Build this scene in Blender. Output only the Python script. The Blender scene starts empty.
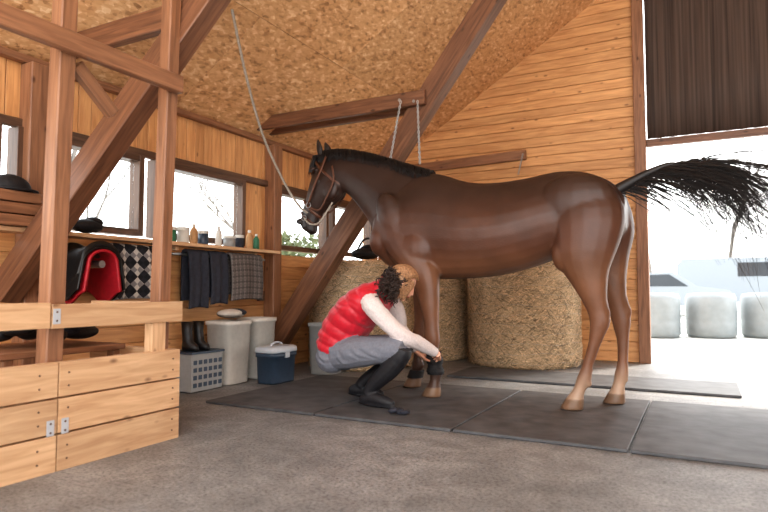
import bpy, math, random, time
from mathutils import Vector, Matrix, noise
from mathutils.bvhtree import BVHTree
random.seed(7)
V=Vector
ZU=V((0,0,1))
scene=bpy.context.scene
try:
    scene.view_settings.view_transform='Standard'
    scene.view_settings.exposure=0.0
    scene.view_settings.look='Medium High Contrast'
except Exception: pass

# ---------------------------------------------------------------- camera
cam=bpy.data.cameras.new("camera"); co=bpy.data.objects.new("camera",cam)
scene.collection.objects.link(co)
co.location=(0,0,0.82); co.rotation_euler=(math.pi/2+math.radians(3.24),0,math.radians(27.8))
cam.lens=28.125; cam.sensor_width=36; cam.clip_end=500
cam.dof.use_dof=True; cam.dof.focus_distance=4.4; cam.dof.aperture_fstop=2.0
scene.camera=co

# ---------------------------------------------------------------- materials
def newmat(name):
    m=bpy.data.materials.new(name); m.use_nodes=True
    nt=m.node_tree; b=nt.nodes["Principled BSDF"]
    return m,nt,b
def N(nt,t,**k):
    n=nt.nodes.new(t)
    for a,v in k.items(): setattr(n,a,v)
    return n
def ramp(nt,stops):
    r=N(nt,'ShaderNodeValToRGB'); e=r.color_ramp.elements
    while len(e)<len(stops): e.new(0.5)
    for i,(p,c) in enumerate(stops):
        e[i].position=p; e[i].color=(c[0],c[1],c[2],1) if hasattr(c,'__len__') else (c,c,c,1)
    return r
def sr(r,g,b):
    f=lambda c:((c/255)/12.92 if c/255<=0.04045 else ((c/255+0.055)/1.055)**2.4)
    return (f(r),f(g),f(b))
def plain(name,col,rough=0.6,metal=0.0,var=0.12,scale=30,bump=0.0,sheen=0.0,spec=0.5):
    m,nt,b=newmat(name)
    tc=N(nt,'ShaderNodeTexCoord'); no=N(nt,'ShaderNodeTexNoise'); no.inputs['Scale'].default_value=scale; no.inputs['Detail'].default_value=4
    nt.links.new(tc.outputs['Object'],no.inputs['Vector'])
    lo=[c*(1-var) for c in col]; hi=[min(1,c*(1+var)) for c in col]
    r=ramp(nt,[(0.3,lo),(0.7,hi)]); nt.links.new(no.outputs['Fac'],r.inputs['Fac'])
    nt.links.new(r.outputs['Color'],b.inputs['Base Color'])
    b.inputs['Roughness'].default_value=rough; b.inputs['Metallic'].default_value=metal
    b.inputs['Specular IOR Level'].default_value=spec
    if sheen: b.inputs['Sheen Weight'].default_value=sheen
    if bump:
        bp=N(nt,'ShaderNodeBump'); bp.inputs['Strength'].default_value=bump; bp.inputs['Distance'].default_value=0.01
        nt.links.new(no.outputs['Fac'],bp.inputs['Height']); nt.links.new(bp.outputs['Normal'],b.inputs['Normal'])
    return m
def wood(name,c1,c2,rough=0.6,knots=True,var=0.35,gs=16,cy=0.0):
    m,nt,b=newmat(name); L=nt.links.new
    uv=N(nt,'ShaderNodeTexCoord'); geo=N(nt,'ShaderNodeNewGeometry')
    mul=N(nt,'ShaderNodeMath',operation='MULTIPLY'); mul.inputs[1].default_value=37.0
    L(geo.outputs['Random Per Island'],mul.inputs[0])
    add=N(nt,'ShaderNodeVectorMath',operation='ADD'); L(uv.outputs['UV'],add.inputs[0]); L(mul.outputs[0],add.inputs[1])
    mp=N(nt,'ShaderNodeMapping'); mp.inputs['Scale'].default_value=(1.3,gs,1); L(add.outputs[0],mp.inputs['Vector'])
    no=N(nt,'ShaderNodeTexNoise'); no.inputs['Scale'].default_value=2.2; no.inputs['Detail'].default_value=7; no.inputs['Distortion'].default_value=0.7
    L(mp.outputs[0],no.inputs['Vector'])
    r=ramp(nt,[(0.28,c1),(0.72,c2)]); L(no.outputs['Fac'],r.inputs['Fac'])
    hsv=N(nt,'ShaderNodeHueSaturation')
    mr=N(nt,'ShaderNodeMapRange'); mr.inputs['To Min'].default_value=1-var; mr.inputs['To Max'].default_value=1+var*0.6
    L(geo.outputs['Random Per Island'],mr.inputs['Value']); L(mr.outputs[0],hsv.inputs['Value']); L(r.outputs['Color'],hsv.inputs['Color'])
    out=hsv.outputs['Color']
    if knots:
        mk=N(nt,'ShaderNodeMapping'); mk.inputs['Scale'].default_value=(2.6,5.5,1); L(add.outputs[0],mk.inputs['Vector'])
        vo=N(nt,'ShaderNodeTexVoronoi'); vo.inputs['Scale'].default_value=1.6; L(mk.outputs[0],vo.inputs['Vector'])
        kr=ramp(nt,[(0.05,1.0),(0.13,0.0)]); L(vo.outputs['Distance'],kr.inputs['Fac'])
        mx=N(nt,'ShaderNodeMixRGB'); mx.inputs['Color2'].default_value=(c1[0]*0.35,c1[1]*0.28,c1[2]*0.25,1)
        km=N(nt,'ShaderNodeMath',operation='MULTIPLY'); km.inputs[1].default_value=0.75; L(kr.outputs['Color'],km.inputs[0])
        L(km.outputs[0],mx.inputs['Fac']); L(out,mx.inputs['Color1']); out=mx.outputs['Color']
    L(out,b.inputs['Base Color']); b.inputs['Roughness'].default_value=rough
    bp=N(nt,'ShaderNodeBump'); bp.inputs['Strength'].default_value=0.35; bp.inputs['Distance'].default_value=0.004
    L(no.outputs['Fac'],bp.inputs['Height']); L(bp.outputs['Normal'],b.inputs['Normal'])
    return m
def osb():
    m,nt,b=newmat("osb_board"); L=nt.links.new
    uv=N(nt,'ShaderNodeTexCoord'); geo=N(nt,'ShaderNodeNewGeometry')
    mul=N(nt,'ShaderNodeMath',operation='MULTIPLY'); mul.inputs[1].default_value=19.0
    L(geo.outputs['Random Per Island'],mul.inputs[0])
    add=N(nt,'ShaderNodeVectorMath',operation='ADD'); L(uv.outputs['UV'],add.inputs[0]); L(mul.outputs[0],add.inputs[1])
    outs=[]
    for rot,sc in ((0.5,(20,32,1)),(-0.7,(22,38,1)),(1.5,(18,34,1))):
        mp=N(nt,'ShaderNodeMapping'); mp.inputs['Scale'].default_value=sc; mp.inputs['Rotation'].default_value=(0,0,rot); L(add.outputs[0],mp.inputs['Vector'])
        vo=N(nt,'ShaderNodeTexVoronoi'); vo.inputs['Scale'].default_value=1.0; L(mp.outputs[0],vo.inputs['Vector'])
        sp=N(nt,'ShaderNodeSeparateColor'); L(vo.outputs['Color'],sp.inputs[0]); outs.append(sp.outputs[0])
    mx=N(nt,'ShaderNodeMath',operation='ADD'); L(outs[0],mx.inputs[0]); L(outs[1],mx.inputs[1])
    mx2=N(nt,'ShaderNodeMath',operation='ADD'); L(mx.outputs[0],mx2.inputs[0]); L(outs[2],mx2.inputs[1])
    hf=N(nt,'ShaderNodeMath',operation='MULTIPLY'); hf.inputs[1].default_value=0.3333; L(mx2.outputs[0],hf.inputs[0])
    r=ramp(nt,[(0.12,sr(160,116,78)),(0.35,sr(206,158,112)),(0.65,sr(220,176,130)),(0.9,sr(244,212,170))]); L(hf.outputs[0],r.inputs['Fac'])
    hsv=N(nt,'ShaderNodeHueSaturation'); mr=N(nt,'ShaderNodeMapRange'); mr.inputs['To Min'].default_value=0.92; mr.inputs['To Max'].default_value=1.08
    L(geo.outputs['Random Per Island'],mr.inputs['Value']); L(mr.outputs[0],hsv.inputs['Value']); L(r.outputs['Color'],hsv.inputs['Color'])
    L(hsv.outputs['Color'],b.inputs['Base Color']); b.inputs['Roughness'].default_value=0.5
    return m
def concrete():
    m,nt,b=newmat("dusty_concrete"); L=nt.links.new
    tc=N(nt,'ShaderNodeTexCoord')
    n1=N(nt,'ShaderNodeTexNoise'); n1.inputs['Scale'].default_value=0.9; n1.inputs['Detail'].default_value=8; n1.inputs['Roughness'].default_value=0.65
    n2=N(nt,'ShaderNodeTexNoise'); n2.inputs['Scale'].default_value=60; n2.inputs['Detail'].default_value=4; n2.inputs['Roughness'].default_value=0.8
    n3=N(nt,'ShaderNodeTexNoise'); n3.inputs['Scale'].default_value=5; n3.inputs['Detail'].default_value=6; n3.inputs['Distortion'].default_value=1.2
    for n in (n1,n2,n3): L(tc.outputs['Object'],n.inputs['Vector'])
    r1=ramp(nt,[(0.3,sr(114,114,114)),(0.7,sr(158,157,156))]); L(n1.outputs['Fac'],r1.inputs['Fac'])
    r2=ramp(nt,[(0.36,0.3),(0.5,0.96),(0.66,1.3)]); L(n2.outputs['Fac'],r2.inputs['Fac'])
    r3=ramp(nt,[(0.35,0.74),(0.65,1.08)]); L(n3.outputs['Fac'],r3.inputs['Fac'])
    a=N(nt,'ShaderNodeMixRGB',blend_type='MULTIPLY'); a.inputs['Fac'].default_value=0.8; L(r1.outputs['Color'],a.inputs['Color1']); L(r2.outputs['Color'],a.inputs['Color2'])
    c=N(nt,'ShaderNodeMixRGB',blend_type='MULTIPLY'); c.inputs['Fac'].default_value=0.9; L(a.outputs['Color'],c.inputs['Color1']); L(r3.outputs['Color'],c.inputs['Color2'])
    L(c.outputs['Color'],b.inputs['Base Color']); b.inputs['Roughness'].default_value=0.55
    bp=N(nt,'ShaderNodeBump'); bp.inputs['Strength'].default_value=0.4; bp.inputs['Distance'].default_value=0.005
    L(n2.outputs['Fac'],bp.inputs['Height']); L(bp.outputs['Normal'],b.inputs['Normal'])
    return m
def straw():
    m,nt,b=newmat("straw"); L=nt.links.new
    tc=N(nt,'ShaderNodeTexCoord'); mp=N(nt,'ShaderNodeMapping'); mp.inputs['Scale'].default_value=(22,22,46); L(tc.outputs['Object'],mp.inputs['Vector'])
    n=N(nt,'ShaderNodeTexNoise'); n.inputs['Scale'].default_value=1.2; n.inputs['Detail'].default_value=8; n.inputs['Roughness'].default_value=0.8; n.inputs['Distortion'].default_value=3.0
    L(mp.outputs[0],n.inputs['Vector'])
    r=ramp(nt,[(0.36,sr(112,88,64)),(0.5,sr(206,178,142)),(0.66,sr(246,226,192))]); L(n.outputs['Fac'],r.inputs['Fac'])
    geo=N(nt,'ShaderNodeNewGeometry')
    hsv=N(nt,'ShaderNodeHueSaturation'); mr=N(nt,'ShaderNodeMapRange'); mr.inputs['To Min'].default_value=0.4; mr.inputs['To Max'].default_value=1.6
    L(geo.outputs['Random Per Island'],mr.inputs['Value']); L(mr.outputs[0],hsv.inputs['Value']); L(r.outputs['Color'],hsv.inputs['Color'])
    L(hsv.outputs['Color'],b.inputs['Base Color']); b.inputs['Roughness'].default_value=0.8
    bp=N(nt,'ShaderNodeBump'); bp.inputs['Strength'].default_value=0.8; bp.inputs['Distance'].default_value=0.02
    L(n.outputs['Fac'],bp.inputs['Height']); L(bp.outputs['Normal'],b.inputs['Normal'])
    return m
def checker(name,c1,c2,c3,sc):
    m,nt,b=newmat(name); L=nt.links.new
    uv=N(nt,'ShaderNodeTexCoord'); mp=N(nt,'ShaderNodeMapping'); mp.inputs['Rotation'].default_value=(0,0,0.78); mp.inputs['Scale'].default_value=(sc,sc,1)
    L(uv.outputs['UV'],mp.inputs['Vector'])
    ck=N(nt,'ShaderNodeTexChecker'); ck.inputs['Scale'].default_value=1; ck.inputs['Color1'].default_value=(*c1,1); ck.inputs['Color2'].default_value=(*c2,1); L(mp.outputs[0],ck.inputs['Vector'])
    mp2=N(nt,'ShaderNodeMapping'); mp2.inputs['Rotation'].default_value=(0,0,0.78); mp2.inputs['Scale'].default_value=(sc*2.02,sc*2.02,1); L(uv.outputs['UV'],mp2.inputs['Vector'])
    ck2=N(nt,'ShaderNodeTexChecker'); ck2.inputs['Scale'].default_value=1; ck2.inputs['Color1'].default_value=(1,1,1,1); ck2.inputs['Color2'].default_value=(*c3,1); L(mp2.outputs[0],ck2.inputs['Vector'])
    mx=N(nt,'ShaderNodeMixRGB',blend_type='MULTIPLY'); mx.inputs['Fac'].default_value=0.8; L(ck.outputs['Color'],mx.inputs['Color1']); L(ck2.outputs['Color'],mx.inputs['Color2'])
    L(mx.outputs['Color'],b.inputs['Base Color']); b.inputs['Roughness'].default_value=0.85
    return m
def vcol(name,rough,spec=0.4,bump=0.15):
    m,nt,b=newmat(name); L=nt.links.new
    at=N(nt,'ShaderNodeAttribute',attribute_name="Col")
    tc=N(nt,'ShaderNodeTexCoord'); no=N(nt,'ShaderNodeTexNoise'); no.inputs['Scale'].default_value=5; no.inputs['Detail'].default_value=6; L(tc.outputs['Object'],no.inputs['Vector'])
    r=ramp(nt,[(0.3,0.82),(0.7,1.18)]); L(no.outputs['Fac'],r.inputs['Fac'])
    mx=N(nt,'ShaderNodeMixRGB',blend_type='MULTIPLY'); mx.inputs['Fac'].default_value=1; L(at.outputs['Color'],mx.inputs['Color1']); L(r.outputs['Color'],mx.inputs['Color2'])
    L(mx.outputs['Color'],b.inputs['Base Color']); b.inputs['Roughness'].default_value=rough; b.inputs['Specular IOR Level'].default_value=spec
    mp=N(nt,'ShaderNodeMapping'); mp.inputs['Scale'].default_value=(60,200,200); L(tc.outputs['Object'],mp.inputs['Vector'])
    n2=N(nt,'ShaderNodeTexNoise'); n2.inputs['Scale'].default_value=1.0; n2.inputs['Detail'].default_value=2; L(mp.outputs[0],n2.inputs['Vector'])
    mp3=N(nt,'ShaderNodeMapping'); mp3.inputs['Scale'].default_value=(5,5,2.6); mp3.inputs['Rotation'].default_value=(0,.5,0); L(tc.outputs['Object'],mp3.inputs['Vector'])
    n3=N(nt,'ShaderNodeTexNoise'); n3.inputs['Scale'].default_value=1.0; n3.inputs['Detail'].default_value=1.5; L(mp3.outputs[0],n3.inputs['Vector'])
    b1=N(nt,'ShaderNodeBump'); b1.inputs['Strength'].default_value=0.34; b1.inputs['Distance'].default_value=0.045; L(n3.outputs['Fac'],b1.inputs['Height'])
    bp=N(nt,'ShaderNodeBump'); bp.inputs['Strength'].default_value=bump; bp.inputs['Distance'].default_value=0.004
    L(n2.outputs['Fac'],bp.inputs['Height']); L(b1.outputs['Normal'],bp.inputs['Normal']); L(bp.outputs['Normal'],b.inputs['Normal'])
    return m

M_side=wood("pine_siding",sr(188,134,86),sr(226,174,120),0.55,True,0.13,14)
M_pine=wood("pine_boards",sr(182,142,106),sr(218,182,144),0.6,True,0.14,14)
M_post=wood("stained_post",sr(114,78,56),sr(158,114,84),0.5,True,0.1,18)
M_dark=wood("dark_timber",sr(88,58,42),sr(136,94,68),0.45,True,0.12,18)
M_frame=wood("window_timber",sr(74,54,42),sr(112,84,66),0.45,False,0.15,18)
M_osb=osb(); M_conc=concrete(); M_straw=straw()
M_rub=plain("rubber_mat",sr(80,80,82),0.6,0,0.36,7,0.4)
M_metal=plain("galvanised_steel",sr(170,170,170),0.35,0.9)
M_black=plain("black_fabric",sr(30,29,32),0.7,0,0.3,40,0.3)
M_leather=plain("black_leather",sr(24,22,22),0.45,0,0.2)
M_brownl=plain("brown_leather",sr(92,56,38),0.45)
M_white=plain("white_plastic",sr(200,195,187),0.45,0,0.05)
M_grey=plain("grey_plastic",sr(146,146,144),0.5,0,0.05)
M_lgrey=plain("light_grey_plastic",sr(180,184,190),0.45,0,0.04)
M_blue=plain("blue_plastic",sr(54,68,84),0.4,0,0.08)
M_red=plain("red_fabric",sr(168,26,40),0.55,0,0.15,25,0.2)
M_rope=plain("rope",sr(160,150,138),0.8,0,0.3,120,0.6)
M_char=plain("charcoal_fleece",sr(48,50,60),0.9,0,0.25,30,0.4)
M_greyp=checker("grey_quilt",sr(126,118,114),sr(98,92,90),(0.6,0.6,0.6),26)
M_plaid=checker("plaid",sr(34,36,44),sr(196,194,190),(0.25,0.25,0.3),13)
M_card=plain("cardboard",sr(180,140,100),0.8,0,0.1)
M_green=plain("green_label",sr(50,110,80),0.5)
M_sack=plain("sack_cloth",sr(195,186,176),0.85,0,0.1,20,0.5)
M_snow=plain("bright_ground",sr(190,190,184),0.9,0,0.08,1.5)
M_bark=plain("bark",sr(104,98,92),0.9,0,0.2,10)
M_leaf=plain("hedge_leaves",sr(86,96,66),0.8,0,0.3,3)
M_car=plain("white_paint",sr(128,134,140),0.4,0,0.02)
M_wrap=plain("bale_wrap",sr(128,134,136),0.45,0,0.08,8,.2)
M_glassd=plain("car_glass",sr(48,54,60),0.2,0,0.05)
def curtain():
    m,nt,b=newmat("woven_curtain"); L=nt.links.new
    tc=N(nt,'ShaderNodeTexCoord'); mp=N(nt,'ShaderNodeMapping'); mp.inputs['Scale'].default_value=(40,1,0.6); L(tc.outputs['Object'],mp.inputs['Vector'])
    n=N(nt,'ShaderNodeTexNoise'); n.inputs['Scale'].default_value=1; n.inputs['Detail'].default_value=3; L(mp.outputs[0],n.inputs['Vector'])
    r=ramp(nt,[(0.35,sr(68,54,47)),(0.65,sr(98,80,70))]); L(n.outputs['Fac'],r.inputs['Fac']); L(r.outputs['Color'],b.inputs['Base Color'])
    b.inputs['Roughness'].default_value=0.7
    tr=N(nt,'ShaderNodeBsdfTranslucent'); L(r.outputs['Color'],tr.inputs['Color'])
    mx=N(nt,'ShaderNodeMixShader'); mx.inputs[0].default_value=0.2
    o=nt.nodes['Material Output']; L(b.outputs[0],mx.inputs[1]); L(tr.outputs[0],mx.inputs[2]); L(mx.outputs[0],o.inputs['Surface'])
    return m
M_curt=curtain()
def glass():
    m,nt,b=newmat("window_glass"); L=nt.links.new
    t=N(nt,'ShaderNodeBsdfTransparent'); g=N(nt,'ShaderNodeBsdfGlossy'); g.inputs['Roughness'].default_value=0.05
    t.inputs['Color'].default_value=(0.95,0.97,0.98,1)
    mx=N(nt,'ShaderNodeMixShader'); mx.inputs[0].default_value=0.06
    o=nt.nodes['Material Output']; L(t.outputs[0],mx.inputs[1]); L(g.outputs[0],mx.inputs[2]); L(mx.outputs[0],o.inputs['Surface'])
    return m
M_glass=glass()

# ---------------------------------------------------------------- mesh builder
def ell(c,a,b,n=20,p=2.0,top=1.0):
    c=V(c);a=V(a);b=V(b);o=[]
    for i in range(n):
        t=2*math.pi*i/n; cs,sn=math.cos(t),math.sin(t)
        x=math.copysign(abs(cs)**(2/p),cs); y=math.copysign(abs(sn)**(2/p),sn)
        o.append(c+a*x+b*y)
    return o
def catmull(pts,k):
    out=[]; n=len(pts); D=len(pts[0])
    for i in range(n-1):
        p0=pts[max(i-1,0)];p1=pts[i];p2=pts[i+1];p3=pts[min(i+2,n-1)]
        for j in range(k):
            t=j/k
            out.append(tuple(0.5*((2*p1[d])+(-p0[d]+p2[d])*t+(2*p0[d]-5*p1[d]+4*p2[d]-p3[d])*t*t+(-p0[d]+3*p1[d]-3*p2[d]+p3[d])*t**3) for d in range(D)))
    out.append(tuple(pts[-1])); return out
class MB:
    def __init__(s): s.v=[];s.f=[];s.m=[];s.s=[];s.uv=[]
    def face(s,idx,m,sm,uvs): s.f.append(tuple(idx));s.m.append(m);s.s.append(sm);s.uv.append(uvs)
    def obox(s,c,ax,ay,az,m=0):
        c=V(c); ax=V(ax);ay=V(ay);az=V(az); b=len(s.v)
        A=[ax,ay,az]; Ls=[a.length for a in A]; li=Ls.index(max(Ls))
        o=[i for i in range(3) if i!=li]; ou=random.random()*5; ov=random.random()*5
        co_=[]
        for i in (-1,1):
            for j in (-1,1):
                for k in (-1,1):
                    s.v.append(c+ax*i+ay*j+az*k); co_.append((i*Ls[0],j*Ls[1],k*Ls[2]))
        for fc,n in (((0,1,3,2),0),((4,6,7,5),0),((0,4,5,1),1),((2,3,7,6),1),((0,2,6,4),2),((1,5,7,3),2)):
            uv=[]
            for q in fc:
                p=co_[q]
                if n==li: u_,v_=p[o[0]],p[o[1]]
                else:
                    u_=p[li]; r=[x for x in o if x!=n][0]; v_=p[r]+(n+1)*0.37
                uv.append((u_+ou,v_+ov))
            s.face([b+q for q in fc],m,False,uv)
    def box(s,c,sz,m=0,rz=0.0):
        cz,sn=math.cos(rz),math.sin(rz)
        s.obox(c,V((cz,sn,0))*sz[0]/2,V((-sn,cz,0))*sz[1]/2,V((0,0,sz[2]/2)),m)
    def beam(s,p0,p1,w,h,m=0,side=None):
        p0=V(p0);p1=V(p1);d=p1-p0; L_=d.length; d.normalize()
        if side is None: side=ZU.cross(d) if abs(d.z)<0.99 else V((1,0,0))
        side=V(side); side=(side-d*side.dot(d)).normalized(); u=d.cross(side).normalized()
        s.obox((p0+p1)/2,d*L_/2,side*w/2,u*h/2,m)
    def loft(s,rings,m=0,sm=True,cap=True):
        b=len(s.v); n=len(rings[0]); acc=0; us=[0]
        for i,r in enumerate(rings):
            s.v.extend([V(q) for q in r])
            if i: acc+=(V(r[0])-V(rings[i-1][0])).length; us.append(acc)
        for i in range(len(rings)-1):
            for j in range(n):
                k=(j+1)%n
                s.face((b+i*n+j,b+i*n+k,b+(i+1)*n+k,b+(i+1)*n+j),m,sm,[(us[i],j/n),(us[i],(j+1)/n),(us[i+1],(j+1)/n),(us[i+1],j/n)])
        if cap:
            s.face([b+j for j in range(n)][::-1],m,sm,[(0,0)]*n)
            e=b+(len(rings)-1)*n; s.face([e+j for j in range(n)],m,sm,[(0,0)]*n)
    def tube(s,pts,r,m=0,n=8,cap=True,flat=1.0,up=None):
        pts=[V(p) for p in pts]; k=len(pts)
        rs=r if hasattr(r,'__len__') else [r]*k
        T=[]
        for i in range(k):
            d=(pts[min(i+1,k-1)]-pts[max(i-1,0)]); T.append(d.normalized() if d.length>1e-9 else V((0,0,1)))
        a=V(up) if up is not None else (V((0,0,1)) if abs(T[0].z)<0.9 else V((1,0,0)))
        rings=[]
        for i in range(k):
            a=(a-T[i]*a.dot(T[i])); a=a.normalized() if a.length>1e-6 else T[i].orthogonal().normalized()
            bb=T[i].cross(a)
            rings.append([pts[i]+a*rs[i]*flat*math.cos(2*math.pi*j/n)+bb*rs[i]*math.sin(2*math.pi*j/n) for j in range(n)])
        s.loft(rings,m,True,cap)
    def cyl(s,p0,p1,r0,r1=None,m=0,n=24,sm=True):
        r1=r0 if r1 is None else r1
        p0=V(p0);p1=V(p1);d=(p1-p0).normalized();a=d.orthogonal().normalized();bb=d.cross(a)
        R=[[p+a*r*math.cos(2*math.pi*j/n)+bb*r*math.sin(2*math.pi*j/n) for j in range(n)] for p,r in ((p0,r0),(p1,r1))]
        s.loft(R,m,sm,False)
        for p,fl in ((0,1),(1,0)):
            bb2=len(s.v); s.v.extend(R[p]); ix=[bb2+j for j in range(n)]
            s.face(ix[::-1] if fl else ix,m,False,[(0,0)]*n)
    def ball(s,c,r,m=0,n=16,k=10,ax=None):
        c=V(c); r=(r,r,r) if not hasattr(r,'__len__') else r
        A=ax if ax else (V((1,0,0)),V((0,1,0)),V((0,0,1)))
        rings=[]
        for i in range(k+1):
            t=math.pi*(i+0.02 if i==0 else (i-0.02 if i==k else i))/k
            rings.append([c+V(A[0])*r[0]*math.sin(t)*math.cos(2*math.pi*j/n)+V(A[1])*r[1]*math.sin(t)*math.sin(2*math.pi*j/n)-V(A[2])*r[2]*math.cos(t) for j in range(n)])
        s.loft(rings,m,True,True)
    def grid(s,fn,nu,nv,m=0,sm=True,us=1,vs=1):
        b=len(s.v)
        for i in range(nu+1):
            for j in range(nv+1): s.v.append(V(fn(i/nu,j/nv)))
        for i in range(nu):
            for j in range(nv):
                q=b+i*(nv+1)+j
                s.face((q,q+nv+1,q+nv+2,q+1),m,sm,[(i/nu*us,j/nv*vs),((i+1)/nu*us,j/nv*vs),((i+1)/nu*us,(j+1)/nv*vs),(i/nu*us,(j+1)/nv*vs)])
    def obj(s,name,mats,bevel=0.0,solid=0.0,parent=None,segs=1):
        me=bpy.data.meshes.new(name); me.from_pydata([tuple(v) for v in s.v],[],s.f)
        for mt in mats: me.materials.append(mt)
        ul=me.uv_layers.new(name="UVMap")
        me.polygons.foreach_set('material_index',s.m); me.polygons.foreach_set('use_smooth',s.s)
        ul.data.foreach_set('uv',[c for f in s.uv for uv in f for c in uv])
        me.update()
        ob=bpy.data.objects.new(name,me); scene.collection.objects.link(ob)
        if bevel:
            bm_=ob.modifiers.new("bevel",'BEVEL'); bm_.width=bevel; bm_.segments=segs; bm_.limit_method='ANGLE'
        if solid:
            so=ob.modifiers.new("solid",'SOLIDIFY'); so.thickness=solid; so.offset=0
        if parent: ob.parent=parent
        return ob
def empty(name):
    e=bpy.data.objects.new(name,None); scene.collection.objects.link(e); e.empty_display_size=0.1; return e
def remesh(mb,name,mats,voxel,smooth_it,parent=None,assign=True,fac=0.5):
    """fuse overlapping closed parts of a builder into one continuous skin"""
    src=mb.obj(name+"_src",mats)
    r=src.modifiers.new("r",'REMESH'); r.mode='VOXEL'; r.voxel_size=voxel; r.use_smooth_shade=True
    if smooth_it:
        s=src.modifiers.new("s",'SMOOTH'); s.factor=fac; s.iterations=smooth_it
    dg=bpy.context.evaluated_depsgraph_get(); ev=src.evaluated_get(dg)
    me=bpy.data.meshes.new_from_object(ev)
    me.name=name
    if assign:
        bv=BVHTree.FromPolygons([tuple(v) for v in mb.v],mb.f)
        me.materials.clear()
        for mt in mats: me.materials.append(mt)
        cen=[p.center.copy() for p in me.polygons]; idx=[]
        for c_ in cen:
            q=bv.find_nearest(c_); idx.append(mb.m[q[2]] if q[2] is not None else 0)
        me.polygons.foreach_set('material_index',idx)
    me.polygons.foreach_set('use_smooth',[True]*len(me.polygons))
    me.update()
    bpy.data.objects.remove(src)
    ob=bpy.data.objects.new(name,me); scene.collection.objects.link(ob)
    if parent: ob.parent=parent
    return ob
def ss(a,b_,x):
    t=max(0,min(1,(x-a)/(b_-a))); return t*t*(3-2*t)
def mixc(a,b_,t): return tuple(a[i]*(1-t)+b_[i]*t for i in range(3))

# ---------------------------------------------------------------- HORSE
H=empty("horse")
hb=MB(); YC=4.38
def torso_ring(x,zt,zb,w,yc=YC,tp=0.62):
    zc=(zt+zb)/2-0.02*(zt-zb); n=28; o=[]
    for i in range(n):
        t=2*math.pi*i/n; c=math.cos(t); s=math.sin(t)
        zz=(zt-zc)*s if s>0 else (zc-zb)*s
        ww=w*(1-(1-tp)*max(0,s)**1.5*0.8)
        o.append(V((x,yc+ww*math.copysign(abs(c)**0.9,c),zc+zz)))
    return o
TS=[(-2.365,1.40,1.18,.10),(-2.33,1.50,1.09,.165),(-2.25,1.60,1.015,.215),(-2.12,1.69,.96,.235),(-1.97,1.75,.925,.245),(-1.80,1.735,.905,.255),
(-1.56,1.65,.908,.272),(-1.32,1.63,.928,.28),(-1.09,1.645,.98,.275),(-.91,1.67,1.04,.262),(-.74,1.66,1.08,.25),(-.60,1.61,1.10,.235),(-.50,1.54,1.16,.19),(-.435,1.44,1.24,.12)]
hb.loft([torso_ring(*t[:4]) for t in catmull(TS,3)],0)
NK=[((-1.90,1.75),(-2.30,1.07),.19),((-2.05,1.81),(-2.37,1.22),.155),((-2.18,1.86),(-2.42,1.35),.125),((-2.39,1.935),(-2.525,1.50),.10),((-2.60,1.995),(-2.635,1.62),.086),((-2.75,2.02),(-2.73,1.68),.08),((-2.87,2.01),(-2.80,1.72),.073)]
def pairring(tp,bt,w,yc=YC,n=22):
    a=V((tp[0],yc,tp[1])); c=V((bt[0],yc,bt[1])); m=(a+c)/2; h=(a-c)/2
    o=[]
    for i in range(n):
        t=2*math.pi*i/n; s=math.sin(t); cc=math.cos(t)
        o.append(m+h*s+V((0,w*cc*(1-0.35*max(0,s)),0)))
    return o
flat=[(a[0],a[1],c[0],c[1],w) for a,c,w in NK]
hb.loft([pairring((q[0],q[1]),(q[2],q[3]),q[4]) for q in catmull(flat,3)],0)
HD=[((-2.915,2.01),(-2.76,1.84),.055),((-2.96,1.965),(-2.70,1.74),.082),((-3.00,1.89),(-2.71,1.645),.10),((-3.04,1.80),(-2.78,1.57),.092),((-3.075,1.71),(-2.87,1.525),.070),((-3.105,1.61),(-2.94,1.46),.056),((-3.135,1.51),(-2.975,1.39),.056),((-3.15,1.425),(-2.98,1.34),.062),((-3.13,1.365),(-2.99,1.318),.052),((-3.09,1.335),(-3.02,1.322),.02)]
flatH=[(a[0],a[1],c[0],c[1],w) for a,c,w in HD]
HDc=catmull(flatH,3)
hb.loft([pairring((q[0],q[1]),(q[2],q[3]),q[4]) for q in HDc],0)
for sg in (-1,1):
    hb.ball((-2.80,YC+sg*0.065,1.69),(0.088,0.038,0.10),0)
    hb.tube([(-2.90,YC+sg*.096,1.77),(-2.97,YC+sg*.084,1.68),(-3.03,YC+sg*.064,1.57)],[.016,.014,.01],0,8)
    hb.ball((-2.975,YC+sg*0.082,1.875),(0.034,0.022,0.022),0)
    hb.ball((-3.133,YC+sg*0.050,1.425),(0.026,0.018,0.03),0)
    hb.ball((-2.26,YC+sg*.115,1.22),(.11,.11,.14),0)
    hb.ball((-2.13,YC+sg*.17,1.36),(.125,.08,.26),0,ax=(V((.9,0,.43)),V((0,1,0)),V((-.43,0,.9))))
    hb.ball((-1.93,YC+sg*.18,1.14),(.17,.085,.15),0)
    hb.ball((-.74,YC+sg*.155,1.42),(.27,.125,.20),0)
    hb.ball((-.60,YC+sg*.165,1.22),(.15,.12,.22),0)
hb.ball((-3.03,YC,1.327),(.035,.04,.022),0)
def leg(st):
    q=catmull(st,2)
    hb.loft([ell((x,y,z),(rx,0,0),(0,ry,0),16) for (z,x,rx,y,ry) in q],0)
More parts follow.
